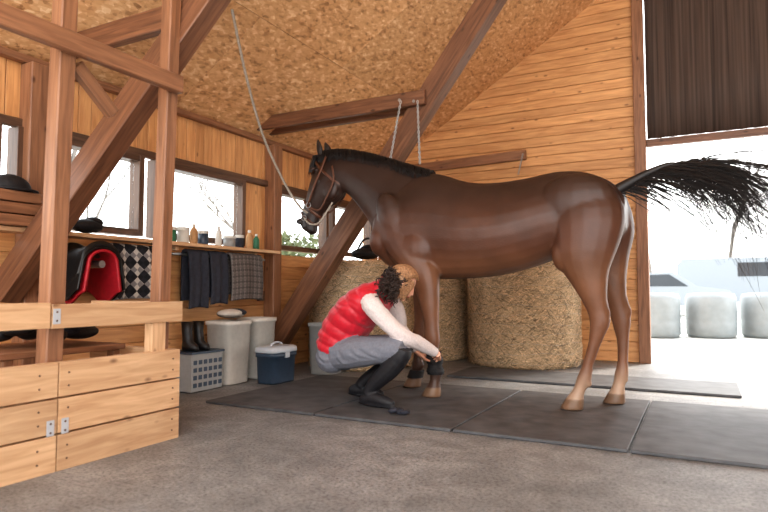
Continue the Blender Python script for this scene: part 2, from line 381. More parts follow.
def hind(dx,y,s):
    leg([(1.52,-.70+dx*.4,.20,y-s*.07,.12),(1.36,-.67+dx*.4,.24,y-s*.04,.15),(1.22,-.665+dx*.4,.23,y-s*.02,.15),(1.08,-.68+dx*.5,.20,y,.13),(.96,-.685+dx*.7,.158,y,.108),(.86,-.66+dx*.85,.118,y,.088),(.76,-.633+dx,.086,y,.070),(.68,-.61+dx,.070,y,.055),(.61,-.595+dx,.067,y,.050),(.54,-.612+dx,.054,y,.044),(.46,-.635+dx,.041,y,.037),(.32,-.68+dx,.037,y,.035),(.23,-.705+dx,.049,y,.042),(.17,-.73+dx,.041,y,.040),(.11,-.76+dx,.050,y,.051),(.095,-.765+dx,.058,y,.058),(.021,-.79+dx,.078,y,.072)])
    hb.ball((-.558+dx,y,.665),(.030,.028,.055),0)
    hb.tube([(-.60+dx,y,.86),(-.565+dx,y,.76),(-.553+dx,y,.68)],[.026,.019,.020],0,8)
    hb.ball((-.82+dx*.6,y,1.06),(.085,.085,.12),0)
    hb.ball((-.675+dx,y,.20),(.022,.026,.03),0)
hind(0,4.20,-1)
leg([(1.52,-.66,.20,4.49,.12),(1.36,-.64,.23,4.52,.15),(1.22,-.62,.22,4.54,.15),(1.08,-.62,.185,4.555,.13),(.96,-.605,.15,4.56,.108),(.86,-.578,.115,4.56,.088),(.76,-.548,.086,4.56,.070),(.68,-.525,.070,4.56,.055),(.61,-.505,.067,4.56,.050),(.54,-.502,.054,4.56,.044),(.46,-.497,.041,4.56,.037),(.32,-.50,.037,4.56,.035),(.23,-.51,.049,4.56,.042),(.17,-.525,.041,4.56,.040),(.11,-.54,.050,4.56,.051),(.095,-.545,.058,4.56,.058),(.021,-.565,.078,4.56,.072)])
hb.ball((-.463,4.56,.665),(.030,.028,.055),0); hb.tube([(-.52,4.56,.86),(-.475,4.56,.76),(-.458,4.56,.68)],[.026,.019,.020],0,8)
hb.ball((-.485,4.56,.20),(.022,.026,.03),0)
def fore(y,s,xs):
    zs=(1.45,1.30,1.12,.99,.89,.80,.68,.56,.48,.43,.37,.28,.205,.15,.105,.09,.021)
    rx=(.15,.185,.19,.16,.12,.094,.074,.059,.063,.058,.042,.038,.049,.040,.051,.059,.078)
    ry=(.09,.12,.12,.108,.092,.078,.064,.053,.056,.052,.040,.037,.044,.040,.051,.059,.072)
    ys=(.09,.06,.04,.03,.015,.005,0,0,0,0,0,0,0,0,0,0,0)
    leg([(zs[i],xs[i],rx[i],y-s*ys[i],ry[i]) for i in range(len(zs))])
    hb.ball((xs[11]+.033,y,.205),(.022,.026,.03),0)
    hb.ball((xs[8]-.01,y,.47),(.058,.055,.045),0)
fore(4.20,-1,(-2.12,-2.12,-2.02,-1.92,-1.87,-1.84,-1.82,-1.81,-1.805,-1.80,-1.795,-1.785,-1.775,-1.78,-1.79,-1.795,-1.815))
fore(4.55,1,(-2.14,-2.15,-2.10,-2.05,-2.03,-2.03,-2.04,-2.05,-2.06,-2.065,-2.07,-2.08,-2.085,-2.095,-2.11,-2.115,-2.14))
M_coat=vcol("horse_coat",0.42,0.45,0.25)
body=remesh(hb,"body",[M_coat],0.0118,5,H,assign=False)
me=body.data; me.materials.clear(); me.materials.append(M_coat)
ca=me.color_attributes.new("Col",'FLOAT_COLOR','POINT')
C_coat=sr(84,53,39); C_back=sr(54,38,32); C_leg=sr(118,80,58); C_hoof=sr(118,92,72); C_blk=sr(34,28,27); C_belly=sr(112,76,54); C_sock=sr(172,144,122)
cols=[]
for v in me.vertices:
    x,y_,z_=v.co
    c=mixc(C_belly,C_coat,ss(0.92,1.18,z_)); c=mixc(c,C_back,ss(1.2,1.6,z_))
    if x>-2.6:
        c=mixc(C_leg,c,ss(0.55,0.98,z_))
        if z_<0.52:
            c=mixc(C_sock,c,ss(0.12,0.34,z_)) if x>-1.2 else mixc(sr(76,54,44),c,ss(0.25,0.52,z_))
        c=mixc(C_hoof,c,ss(0.086,0.096,z_))
    d=(V((x,y_,z_))-V((-3.08,YC,1.37))).length
    c=mixc(C_blk,c,ss(0.08,0.22,d))
    if x<-2.55: c=mixc(c,C_back,0.3)
    cols+= [c[0],c[1],c[2],1.0]
ca.data.foreach_set('color',cols)
er=MB()
for sg in (-1,1):
    base=V((-2.905,YC+sg*.058,1.985)); rings=[]
    for k in range(9):
        t=k/8; w=.034*abs(math.sin(math.pi*(.18+.80*t)))**.8+.002; c=base+V((-.03*t+.01*math.sin(t*3),sg*(.012*math.sin(t*3)),.15*t))
        rings.append(ell(c,V((.9,sg*.4,0))*w,V((-.4*sg,.9,0))*w*.55,14))
    er.loft(rings,0)
er.obj("ears",[plain("dark_ear",sr(44,34,30),.6)],parent=H)
eye=MB()
for sg in (-1,1):
    eye.ball((-2.982,YC+sg*0.092,1.855),(0.019,0.013,0.016),0)
    eye.ball((-3.146,YC+sg*0.057,1.425),(0.010,0.010,0.018),1)
    eye.tube([(-3.105,YC+sg*.054,1.362),(-3.07,YC+sg*.060,1.370),(-3.03,YC+sg*.055,1.385)],.0035,1,6)
eye.obj("eyes_and_nostrils",[M_leather,M_black],parent=H)
mn=MB()
crest=catmull([(-2.94,2.03),(-2.87,2.03),(-2.75,2.03),(-2.60,2.005),(-2.39,1.945),(-2.18,1.87),(-2.05,1.82),(-1.90,1.77)],8)
M_hair=plain("black_horsehair",sr(34,29,28),0.5,0,0.3,60)
for k in range(1000):
    q=random.choice(crest); x=q[0]+random.uniform(-.012,.012); z_=q[1]-0.006; sd=random.choice((-1,-1,1,1)); L_=random.uniform(.05,.11) if sd<0 else random.uniform(.06,.13)
    y0=YC+random.uniform(-.015,.015)
    pts=[(x,y0,z_-0.01),(x+.01,y0+sd*.025,z_+.014),(x+.022,y0+sd*(.05+.02*L_*5),z_-.02),(x+.035+random.uniform(-.01,.02),y0+sd*(.06+.28*L_),z_-L_)]
    pts=catmull(pts,2); n_=len(pts)
    mn.tube(pts,[.0045*(1-i/(n_-0.5)*0.8) for i in range(n_)],0,4)
for k in range(60):
    x=-2.93+random.uniform(-.02,.02); y0=YC+random.uniform(-.04,.03)
    mn.tube(catmull([(x,y0,2.0),(x-.05,y0,2.0),(x-.08,y0,1.93),(x-.10,y0-.01,1.84+random.uniform(-.03,.05))],2),[.005,.005,.005,.004,.004,.003,.001],0,4)
mn.obj("mane",[M_hair],parent=H)
tl=MB()
dock=catmull([(-.52,4.38,1.49),(-.44,4.38,1.535),(-.36,4.375,1.575),(-.26,4.37,1.62),(-.16,4.365,1.65),(-.08,4.36,1.635)],4)
tl.tube(dock,[.044-.034*i/(len(dock)-1) for i in range(len(dock))],0,10)
for k in range(300):
    s_=random.random()**0.7; q=V(dock[int(s_*(len(dock)-1))])
    L_=random.uniform(.40,1.30)*(0.45+0.55*s_)
    an=random.gauss(-0.04,0.22); g=random.uniform(.34,.80)*L_
    vy=random.gauss(0,.16)-0.05; wob=random.uniform(-.03,.03); ph=random.uniform(0,3)
    pts=[]
    for i in range(13):
        t=i/12; pts.append(q+V((math.cos(an)*t*L_,vy*t*L_+wob*math.sin(t*6),math.sin(an)*t*L_*0.6-g*t*t+.018*t*math.sin(t*7+ph)))+V((0,random.uniform(-.003,.003),random.uniform(-.003,.003))))
    tl.tube(pts,[.0036*(1-i/12)+.0006 for i in range(13)],0,3)
for k in range(360):
    q=V(dock[random.randint(9,len(dock)-1)]); L_=random.uniform(.50,1.0); an=random.uniform(-.2,.5); dr=random.uniform(.55,.92)
    pts=[q+V((math.cos(an)*L_*.62*(1-(1-t)**1.6)+.02*math.sin(t*5+k),random.uniform(-.003,.003)-.08*t,math.sin(an)*L_*.3*t-dr*L_*t*t*.95)) for t in [i/11 for i in range(12)]]
    tl.tube(pts,[.0028*(1-i/11)+.0005 for i in range(12)],0,3)
tl.obj("tail",[M_hair],parent=H)
ht=MB()
def headring(k,sc=1.07,w=.013,m=0):
    q=HDc[k]; r=pairring((q[0],q[1]),(q[2],q[3]),q[4],n=28); c=sum(r,V((0,0,0)))/len(r)
    pts=[c+(p_-c)*sc for p_ in r]; pts.append(pts[0]); pts.append(pts[1])
    ht.tube(pts,w,m,8,flat=0.28,up=(pts[0]-c).normalized())
headring(15,1.10,.014); headring(18,1.10,.009,0); headring(4,1.13,.012,0)
for sg in (-1,1):
    ht.tube(catmull([(-2.83,YC+sg*.085,1.97),(-2.86,YC+sg*.120,1.85),(-2.93,YC+sg*.114,1.72),(-3.015,YC+sg*.080,1.575)],4),.012,0,8,flat=.35,up=(0,sg,0))
    ht.tube(catmull([(-2.76,YC+sg*.098,1.88),(-2.735,YC+sg*.114,1.75),(-2.80,YC+sg*.118,1.61),(-2.90,YC+sg*.083,1.51),(-3.0,YC+sg*.077,1.54)],4),.009,0,8,flat=.35,up=(0,sg,0))
    for c in ((-3.015,1.56),(-3.06,1.45)):
        ring=[(c[0]+.024*math.cos(a),YC+sg*.080,c[1]+.024*math.sin(a)) for a in [i*math.pi/8 for i in range(18)]]
        ht.tube(ring,.0045,1,6)
ht.tube(catmull([(-3.06,YC-.08,1.45),(-2.97,YC-.12,1.39),(-2.88,YC-.12,1.39),(-2.80,YC-.11,1.49),(-2.74,YC-.12,1.56)],4),.008,2,8)
ht.obj("halter",[M_brownl,M_metal,M_rope],parent=H)
bd=MB(); rr=[]
for i in range(26):
    z_=.19+.17*i/25; xx=-1.777-.10*(z_-.2); r_=.060+.004*(i%3==0)+.006*math.sin(i*.5)
    rr.append(ell((xx,4.20,z_),(r_,0,0),(0,r_*.98,0),20))
bd.loft(rr,0); bd.obj("leg_bandage",[M_black],parent=H)
bd=MB(); rr=[]
for i in range(8):
    z_=.10+.06*i/7; r_=.066-.006*i/7
    rr.append(ell((-2.11+.02*i/7,4.55,z_),(r_,0,0),(0,r_,0),16))
bd.loft(rr,0); bd.obj("overreach_boot",[M_black],parent=H)

# ---------------------------------------------------------------- WOMAN
W=empty("woman")
M_vest=plain("red_vest_fabric",sr(186,22,44),0.42,0,0.12,30,0.15,0.2)
M_slv=plain("knit_sleeve",sr(208,196,193),0.85,0,0.10,90,0.35)
M_pant=plain("grey_breeches",sr(116,118,127),0.8,0,0.10,60,0.2)
M_boot=plain("black_suede_boot",sr(32,31,35),0.6,0,0.25,50,0.2)
M_skin=plain("skin",sr(214,160,134),0.5,0,0.06,25)
M_blond=plain("blonde_hair",sr(160,120,86),0.5,0,0.45,80,0.5)
M_brun=plain("dark_curls",sr(52,38,32),0.5,0,0.4,60,0.3)
wb=MB()
def trs(x,z,hd,hw,ang,y=3.80):
    return ell((x,y,z),V((math.cos(ang),0,-math.sin(ang)))*hd,(0,hw,0),24,2.3)
TT=[(-2.38,.37,.155,.19,.35),(-2.365,.44,.158,.185,.40),(-2.325,.53,.16,.18,.5),(-2.25,.625,.156,.19,.62),(-2.155,.712,.146,.20,.72),(-2.06,.782,.118,.185,.82),(-2.0,.825,.080,.105,.9),(-1.96,.865,.070,.084,.95)]
TTc=catmull(TT,9)
rg=[]
for i,q in enumerate(TTc):
    pf=1+0.055*abs(math.sin(i*math.pi/7))**.7-0.035
    rg.append(trs(q[0],q[1],q[2]*pf,q[3]*pf,q[4],3.80))
wb.loft(rg,0)
wb.ball((-2.35,3.80,.355),(.155,.19,.125),2)
wb.ball((-2.39,3.72,.335),(.125,.115,.12),2); wb.ball((-2.39,3.88,.335),(.125,.115,.12),2)
def limb(pts,m,k=4,n=14):
    q=catmull(pts,k); wb.tube([p_[:3] for p_ in q],[p_[3] for p_ in q],m,n)
limb([(-2.32,3.72,.36,.118),(-2.15,3.69,.385,.112),(-1.98,3.67,.405,.095),(-1.86,3.665,.42,.078),(-1.785,3.66,.415,.064)],2)
limb([(-2.32,3.88,.36,.118),(-2.18,3.91,.38,.108),(-2.05,3.95,.405,.088),(-1.95,3.975,.42,.070),(-1.915,3.98,.41,.062)],2)
limb([(-1.785,3.66,.425,.062),(-1.80,3.66,.38,.066),(-1.88,3.67,.29,.068),(-1.97,3.675,.21,.058),(-2.04,3.68,.14,.047),(-2.06,3.68,.10,.046)],3)
limb([(-1.915,3.98,.42,.058),(-1.94,3.98,.37,.062),(-2.04,3.96,.28,.066),(-2.14,3.945,.21,.056),(-2.24,3.935,.14,.047),(-2.27,3.93,.10,.046)],3)
def shoe(hx,hy,tx,ty,hz):
    limb([(hx,hy,hz+.052,.026),(hx+.03,hy,hz+.052,.040),(hx+.10,hy+(ty-hy)*.4,.072+hz*.4,.043),(tx-.08,ty,.064,.040),(tx-.03,ty,.054,.032),(tx,ty,.048,.020)],3)
    d=V((tx-hx,ty-hy,0)).normalized(); sd=V((-d.y,d.x,0)); rr=[]
    for z0 in (0,.014):
        ring=[]
        for t in range(20):
            a=2*math.pi*t/20; L_=(V((tx,ty,0))-V((hx,hy,0))).length/2+.02
            fx=math.cos(a)*L_; wy=math.sin(a)*(.036+.008*math.cos(a))
            q=V(((hx+tx)/2,(hy+ty)/2,0))+d*fx+sd*wy; q.z=.023+z0+hz*max(0,-math.cos(a))*.6
            ring.append(q)
        rr.append(ring)
    wb.loft(rr,3)
shoe(-2.125,3.68,-1.855,3.66,.01); shoe(-2.36,3.93,-2.09,3.95,.02)
limb([(-2.06,3.70,.755,.066),(-2.02,3.645,.72,.070),(-1.94,3.64,.64,.064),(-1.85,3.66,.555,.058),(-1.775,3.70,.495,.053),(-1.735,3.78,.46,.050),(-1.70,3.86,.42,.044),(-1.665,3.935,.378,.034)],1)
limb([(-2.06,3.90,.755,.066),(-2.02,3.96,.72,.070),(-2.00,4.02,.63,.060),(-2.00,4.06,.545,.050),(-1.97,4.07,.49,.046),(-1.92,4.085,.42,.039),(-1.89,4.10,.365,.032)],1)
wb.ball((-2.07,3.665,.755),(.080,.055,.078),0); wb.ball((-2.07,3.935,.755),(.080,.055,.078),0)
wb.tube([(-2.0,3.80,.80),(-1.95,3.805,.84),(-1.90,3.815,.87)],[.055,.05,.05],4,12)
hf=V((math.cos(.62)*.90,.42,-math.sin(.62))).normalized(); hs=V((-hf.y,hf.x,0)).normalized(); hu=hf.cross(hs).normalized()
if hu.z<0: hu=-hu
hc=V((-1.865,3.82,.868)); AX=(hf,hs,hu)
def hp(f_,s_,u_): return hc+hf*f_+hs*s_+hu*u_
wb.ball(hp(-.008,0,.025),(.092,.073,.083),4,18,12,AX)
wb.ball(hp(.022,0,-.035),(.060,.056,.070),4,16,10,AX)
wb.ball(hp(.062,0,-.085),(.022,.026,.020),4,12,8,AX)
wb.tube([hp(.078,0,.012),hp(.092,0,-.012),hp(.104,0,-.03),hp(.088,0,-.04)],[.010,.011,.013,.008],4,10)
wb.tube([hp(.079,-.018,-.058),hp(.087,0,-.057),hp(.079,.018,-.058)],[.005,.007,.005],4,8)
wbody=remesh(wb,"clothed_body",[M_vest,M_slv,M_pant,M_boot,M_skin],0.0065,2,W)
nv=len(wbody.data.vertices); cs_=[0.0]*(nv*3); ns_=[0.0]*(nv*3)
wbody.data.vertices.foreach_get('co',cs_)
wbody.data.vertices.foreach_get('normal',ns_)
for i in range(nv):
    x,y,z=cs_[3*i:3*i+3]
    if z>.28 and x<-1.70:
        a=noise.noise(V((x*9,y*9,z*9+4)))
        d=.0048*math.sin((x*1.2+z*2.0+y*.6+a*.12)*45)*max(0,a+.2)
        for j in range(3): cs_[3*i+j]+=ns_[3*i+j]*d
wbody.data.vertices.foreach_set('co',cs_); wbody.data.update()
fd=MB()
for sg in (-1,1):
    fd.ball(hp(.0,sg*.072,-.012),(.016,.009,.028),0,10,8,AX)
    fd.ball(hp(.070,sg*.030,.006),(.009,.011,.006),1,10,6,AX)
    fd.ball(hp(.0765,sg*.030,.006),(.004,.005,.005),2,8,6,AX)
    fd.tube([hp(.080,sg*.015,.024),hp(.082,sg*.03,.028),hp(.072,sg*.046,.022)],.003,3,6)
fd.tube([hp(.084,-.018,-.059),hp(.091,0,-.058),hp(.084,.018,-.059)],[.003,.005,.003],4,8)
fd.obj("face",[M_skin,M_sack,M_leather,M_blond,plain("lips",sr(190,100,96),0.4)],parent=W)
hr=MB()
def hairpt(t,lat,r1,th0):
    th=th0+t*(3.25-th0); cz=math.sqrt(max(0,1-lat*lat))
    return hc+hf*(-.010+.104*r1*math.cos(th)*cz)+hs*(.085*r1*lat)+hu*(.022+.098*r1*math.sin(th)*cz)
for k in range(1600):
    lat=random.uniform(-1,1); lat=math.sin(lat*1.45); r1=random.uniform(.98,1.10); th0=random.uniform(.55,2.2)+.15*abs(lat)
    ph=random.uniform(0,6)
    pts=[hairpt(i/9,lat*(1-.15*i/9),r1+.014*math.sin(ph+i*1.1),th0) for i in range(10)]
    hr.tube(pts,[.0018]+[.0028]*8+[.0012],0,4)
hr.ball(hp(-.018,0,.028),(.092,.077,.088),0,18,12,AX)
for k in range(110):
    sg=random.choice((-1,1)); c0=hp(random.uniform(.0,.066),sg*random.uniform(.062,.080),random.uniform(.02,.06)); L_=random.uniform(.09,.15); ph=random.uniform(0,6)
    dd=(-hu*.8+V((-.25,sg*.1,-.5))).normalized()
    pts=[c0+dd*L_*i/10+hf*.008*math.sin(ph+i*.9)+hs*.006*math.cos(ph+i*.8) for i in range(11)]
    hr.tube(pts,[.003]*9+[.002,.001],0,4)
hr.obj("hair",[M_blond],parent=W)
cu=MB()
for k in range(420):
    c0=hp(random.uniform(-.12,-.0),random.choice((-1,-1,1))*random.uniform(.03,.088),random.uniform(-.06,.050))
    if k%3==0: c0=hp(random.uniform(-.14,-.08),random.uniform(-.06,.06),random.uniform(-.04,.06))
    L_=random.uniform(.06,.16); ph=random.uniform(0,6.28); rr_=random.uniform(.006,.015); tn=random.uniform(1.8,3.2)
    dirv=V((random.uniform(-.9,.0),random.uniform(-.5,.3),-1)).normalized(); sx=dirv.orthogonal().normalized(); sy=dirv.cross(sx)
    pts=[c0+dirv*L_*i/20+sx*rr_*math.cos(ph+tn*6.28*i/20)+sy*rr_*math.sin(ph+tn*6.28*i/20) for i in range(21)]
    cu.tube(pts,[.0042]*17+[.004,.003,.002,.001],0,5)
cu.obj("curls",[M_brun],parent=W)
def hand(name,w,d,pn,thumbside,curl=1.0):
    d=V(d).normalized(); pn=V(pn); pn=(pn-d*pn.dot(d)).normalized(); sd=d.cross(pn).normalized()*thumbside; w=V(w)
    m=MB()
    m.loft([ell(w+d*q[0]+pn*q[3],sd*q[1],pn*q[2],14,2.4) for q in ((-.03,.024,.020,0),(0,.027,.018,0),(.03,.036,.016,.001),(.065,.041,.014,.003),(.085,.040,.012,.005),(.092,.034,.008,.006))],0)
    for i,(o,Lf) in enumerate(((.028,.070),(.010,.078),(-.009,.072),(-.027,.058))):
        p_=w+d*.082+sd*o+pn*.005; ang=.35*curl; pts=[p_-d*.015,p_]
        for s_,l in enumerate((.42,.32,.26)):
            p_=p_+(d*math.cos(ang)+pn*math.sin(ang)+sd*o*.9)*Lf*l; pts.append(p_); ang+=.55*curl
        m.tube(pts,[.0085,.0088,.0082,.0075,.0055],0,9)
    t0=w+d*.02+sd*.026+pn*.006
    m.tube([t0,t0+d*.025+sd*.018+pn*.012,t0+d*.052+sd*.022+pn*.028,t0+d*.070+sd*.016+pn*.042],[.013,.011,.010,.007],0,9)
    remesh(m,name,[M_skin],0.0032,1,W,assign=False)
hand("hand_right",(-1.655,3.955,.368),(-.28,.93,-.20),(-.8,-.1,-.35),1,1.0)
hand("hand_left",(-1.885,4.105,.355),(.45,.35,-.55),(.7,.6,.1),-1,1.0)
b=MB(); pts=[(-1.80+.02*math.cos(a*2)+.10*a/6.28,3.52+.035*math.sin(a*3),.040) for a in [i*.35 for i in range(19)]]
b.tube(pts,.016,0,8,flat=.9); b.obj("bandage_roll",[M_char])

# ---------------------------------------------------------------- room
XW=-4.0; YB=7.4; XR=1.5; EAVE=2.394; SL=0.639; YF=-1.2; XE=7.0
def roof(x): return EAVE+SL*(x-XW) if x<XR else EAVE+SL*(2*XR-x-XW)
b=MB(); b.box((1.5,3.15,-0.06),(11.4,8.8,0.12)); b.obj("floor",[M_conc])
b=MB()
z=0.0
while z<1.2:
    b.box((XW-0.02,(YF+YB)/2,z+0.0665),(0.03,YB-YF,0.13)); z+=0.1335
WZ0,WZ1=1.25,1.90
y=YF; kk=0
while y<YB-0.02:
    w=0.105; b.box((XW-0.02,y+w/2,(1.95+EAVE)/2),(0.03 if kk%2 else 0.036,w-0.006,EAVE-1.95)); y+=w; kk+=1
b.box((XW-0.07,(YF+YB)/2,0.6),(0.06,YB-YF,1.2)); b.box((XW-0.07,(YF+YB)/2,2.2),(0.06,YB-YF,0.52))
wins=[(-1.0,0.05),(0.15,1.2),(1.3,2.22),(2.32,3.34),(3.46,4.56),(5.0,6.05),(6.15,7.15)]
edges=[YF]+[q for w in wins for q in w]+[YB]
for i in range(0,len(edges),2):
    if edges[i+1]-edges[i]>0.2: b.box((XW-0.05,(edges[i]+edges[i+1])/2,1.575),(0.1,edges[i+1]-edges[i],0.75))
b.obj("wall_left",[M_side],bevel=0.003)
for i,(a,c) in enumerate(wins):
    w=MB(); t=0.05
    for (yy) in (a+t/2,c-t/2): w.box((XW+0.0,yy,(WZ0+WZ1)/2),(0.12,t,WZ1-WZ0))
    for zz in (WZ0+t/2,WZ1-t/2): w.box((XW+0.0,(a+c)/2,zz),(0.12,c-a-2*t-0.001,t))
    w.box((XW-0.01,(a+c)/2,(WZ0+WZ1)/2),(0.006,c-a-2*t,WZ1-WZ0-2*t),1)
    w.obj("window_%d"%(i+1),[M_frame,M_glass],bevel=0.003)
b=MB(); b.beam((XW+0.02,YF,1.925),(XW+0.02,YB,1.925),0.05,0.06); b.obj("trim_1",[M_frame],bevel=0.004)
b=MB(); b.beam((XW+0.03,YF,EAVE-0.03),(XW+0.03,YB,EAVE-0.03),0.06,0.05); b.obj("trim_2",[M_post],bevel=0.004)
b=MB(); z=0; XD=-0.63
i=0
while z<roof(XD):
    h=0.118
    xl=XW if z<EAVE else XW+(z-EAVE)/SL
    b.box(((xl+XD)/2,YB+0.015+0.002*(i%2),z+h/2-0.002),(XD-xl,0.03,h-0.005)); z+=h; i+=1
b.box(((XW+XD)/2,YB+0.06,EAVE/2),(XD-XW,0.05,EAVE))
b.loft([[V((XW,yy,EAVE)),V((XD,yy,EAVE)),V((XD,yy,roof(XD)))] for yy in (YB+0.035,YB+0.085)],0,False)
b.box((5.83,YB+0.03,EAVE/2),(2.34,0.06,EAVE))
b.obj("wall_back",[M_side],bevel=0.003)
b=MB(); b.beam((XD+0.06,YB-0.02,0),(XD+0.06,YB-0.02,roof(XD)-.02),0.12,0.12,side=(1,0,0)); b.obj("trim_3",[M_post],bevel=0.005)
b=MB(); b.beam((XD+0.12,YB+0.04,2.5),(4.53,YB+0.04,2.5),0.08,0.08); b.beam((4.59,YB+0.04,0),(4.59,YB+0.04,2.54),0.11,0.11,side=(1,0,0))
b.obj("trim_4",[M_dark],bevel=0.005)
b=MB()
def cf(u,v):
    x=XD+0.13+u*5.2; top=roof(x)-0.02
    return (x,YB+0.035+0.006*math.sin(x*46),2.55+v*(top-2.55))
b.grid(cf,260,4); b.obj("wind_curtain",[M_curt],solid=0.004)
b=MB(); z=0
while z<EAVE: b.box((XE+0.02,(YF+YB)/2,z+0.0665),(0.04,YB-YF,0.128)); z+=0.1335
b.obj("wall_right",[M_side])
b=MB()
for sgn in (1,-1):
    ca_=1/math.sqrt(1+SL*SL); dx=V((ca_*sgn,0,ca_*SL)); nrm=V((-ca_*SL*sgn,0,ca_))
    start=V((XW if sgn==1 else XE,0,EAVE)); tot=(XR-XW)/ca_
    s0=-0.1; r=0
    while s0<tot:
        s1=min(s0+1.22,tot); yy=YF-(1.2 if r%2 else 0)
        while yy<YB+0.1:
            y0=max(yy,YF); y1=min(yy+2.44,YB+0.1)
            if y1-y0>0.05: b.obox(start+dx*(s0+s1)/2+V((0,(y0+y1)/2,0))+nrm*0.012,dx*(s1-s0-0.004)/2,V((0,(y1-y0-0.004)/2,0)),nrm*0.011)
            yy+=2.44
        s0=s1; r+=1
    b.obox(start+dx*tot/2+V((0,(YF+YB)/2,0))+nrm*0.08,dx*(tot/2+0.1),V((0,(YB-YF)/2+0.12,0)),nrm*0.05)
b.obj("ceiling",[M_osb])

# ---------------------------------------------------------------- timber frames
def truss(Y,kind):
    t=MB()
    if kind==1:
        t.beam((-3.95,2.27,.79),(-1.36,2.87,4.055),0.14,0.18,0,side=(0,1,0))
        t.beam((-3.97,Y+.30,2.50),(-2.72,Y+.30,2.50),0.07,0.15,0,side=(0,1,0))
    elif kind==2:
        t.beam((-3.90,Y,0.10),(-0.67,Y,4.40),0.15,0.19,0,side=(0,1,0))
        t.beam((3+3.90,Y,0.10),(3+0.67,Y,4.40),0.15,0.19,0,side=(0,1,0))
    if kind==2:
        t.beam((-3.98,Y+0.10,2.50),(-2.08,Y+0.10,2.50 ),0.05,0.13,0,side=(0,1,0))
        t.beam((-3.98,Y-0.10,2.50),(-2.08,Y-0.10,2.50 ),0.05,0.13,0,side=(0,1,0))
        t.cyl((-2.32,Y-.132,2.50),(-2.32,Y+.132,2.50),.014,m=1,n=10); t.cyl((-2.18,Y-.132,2.47),(-2.18,Y+.132,2.47),.014,m=1,n=10)
    elif kind==3:
        t.beam((-3.6,Y,2.46),(-1.88,Y,2.50),0.06,0.12,0,side=(0,1,0))
    t.obj("roof_truss",[M_dark if kind!=3 else M_post,M_metal],bevel=0.006)
truss(2.29,1); truss(4.82,2); truss(YB-0.045,3)
b=MB()
for yy in (4.98,2.42):
    b.beam((XW+0.065,yy,0),(XW+0.065,yy,EAVE-0.06),0.13,0.13,side=(1,0,0))
b.obj("wall_post",[M_post],bevel=0.006)

# ---------------------------------------------------------------- stall partition
st=MB(); XS=-2.62
for i,(z0,z1) in enumerate(((0.0,0.163),(0.172,0.325),(0.334,0.49))):
    st.box((XS,2.112,(z0+z1)/2),(0.045,0.716,z1-z0)); st.box((XS,0.86,(z0+z1)/2),(0.045,1.774,z1-z0))
st.box((XS,1.24,0.705),(0.05,0.92,0.115)); st.box((XS-0.0,2.095,0.700),(0.05,0.77,0.11))
for i,(z0,z1) in enumerate(((0.0,0.163),(0.172,0.325),(0.334,0.49),(0.645,0.755))):
    st.box((XS-0.36,2.448,(z0+z1)/2),(0.66,0.045,z1-z0))
st.box((XS-0.005,1.0,0.565),(0.04,0.08,0.16))
st.box((XS-0.02,2.33,0.565),(0.06,0.09,0.16))
for (yy,zz) in ((1.73,0.70),(1.715,0.20),(1.785,0.20)):
    st.box((XS+0.0265,yy,zz),(0.003,0.036,0.07),1)
    for dz in (-.02,.02): st.cyl((XS+0.028,yy,zz+dz),(XS+0.030,yy,zz+dz),.005,m=2,n=8)
for yy in (1.80,2.42,1.66,0.4):
    for zz in (.05,.11,.22,.28,.38,.44): st.cyl((XS+0.0225,yy,zz),(XS+0.0245,yy,zz),.005,m=2,n=8)
st.obj("stall_partition",[M_pine,M_lgrey,M_frame],bevel=0.004,segs=2)
p=MB()
p.beam((XS-0.085,1.765,0),(XS-0.085,1.80,2.35),0.085,0.085,side=(1,0,0))
p.beam((XS-0.085,2.40,0),(XS-0.085,2.47,3.12),0.08,0.08,side=(1,0,0))
p.beam((XS-.01,-0.6,2.0),(XS-.01,2.47,2.0),0.05,0.10)
p.beam((XS-0.085,1.86,1.93),(XS-0.085,2.08,1.74),0.05,0.07)
p.obj("stall_post_frame",[M_post],bevel=0.006)

# ---------------------------------------------------------------- rubber mats
def mat_(x0,x1,y0,y1):
    m=MB(); m.box(((x0+x1)/2,(y0+y1)/2,0.011),(x1-x0-0.014,y1-y0-0.014,0.018)); m.obj("rubber_mat",[M_rub],bevel=0.003)
xs=[-3.2,-2.25,-1.29,-0.34,0.62,1.58]
for i in range(5): mat_(xs[i],xs[i+1],3.28,4.81)
for x0,x1 in ((-2.15,-0.95),(-0.95,0.26)): mat_(x0,x1,5.32,6.04)

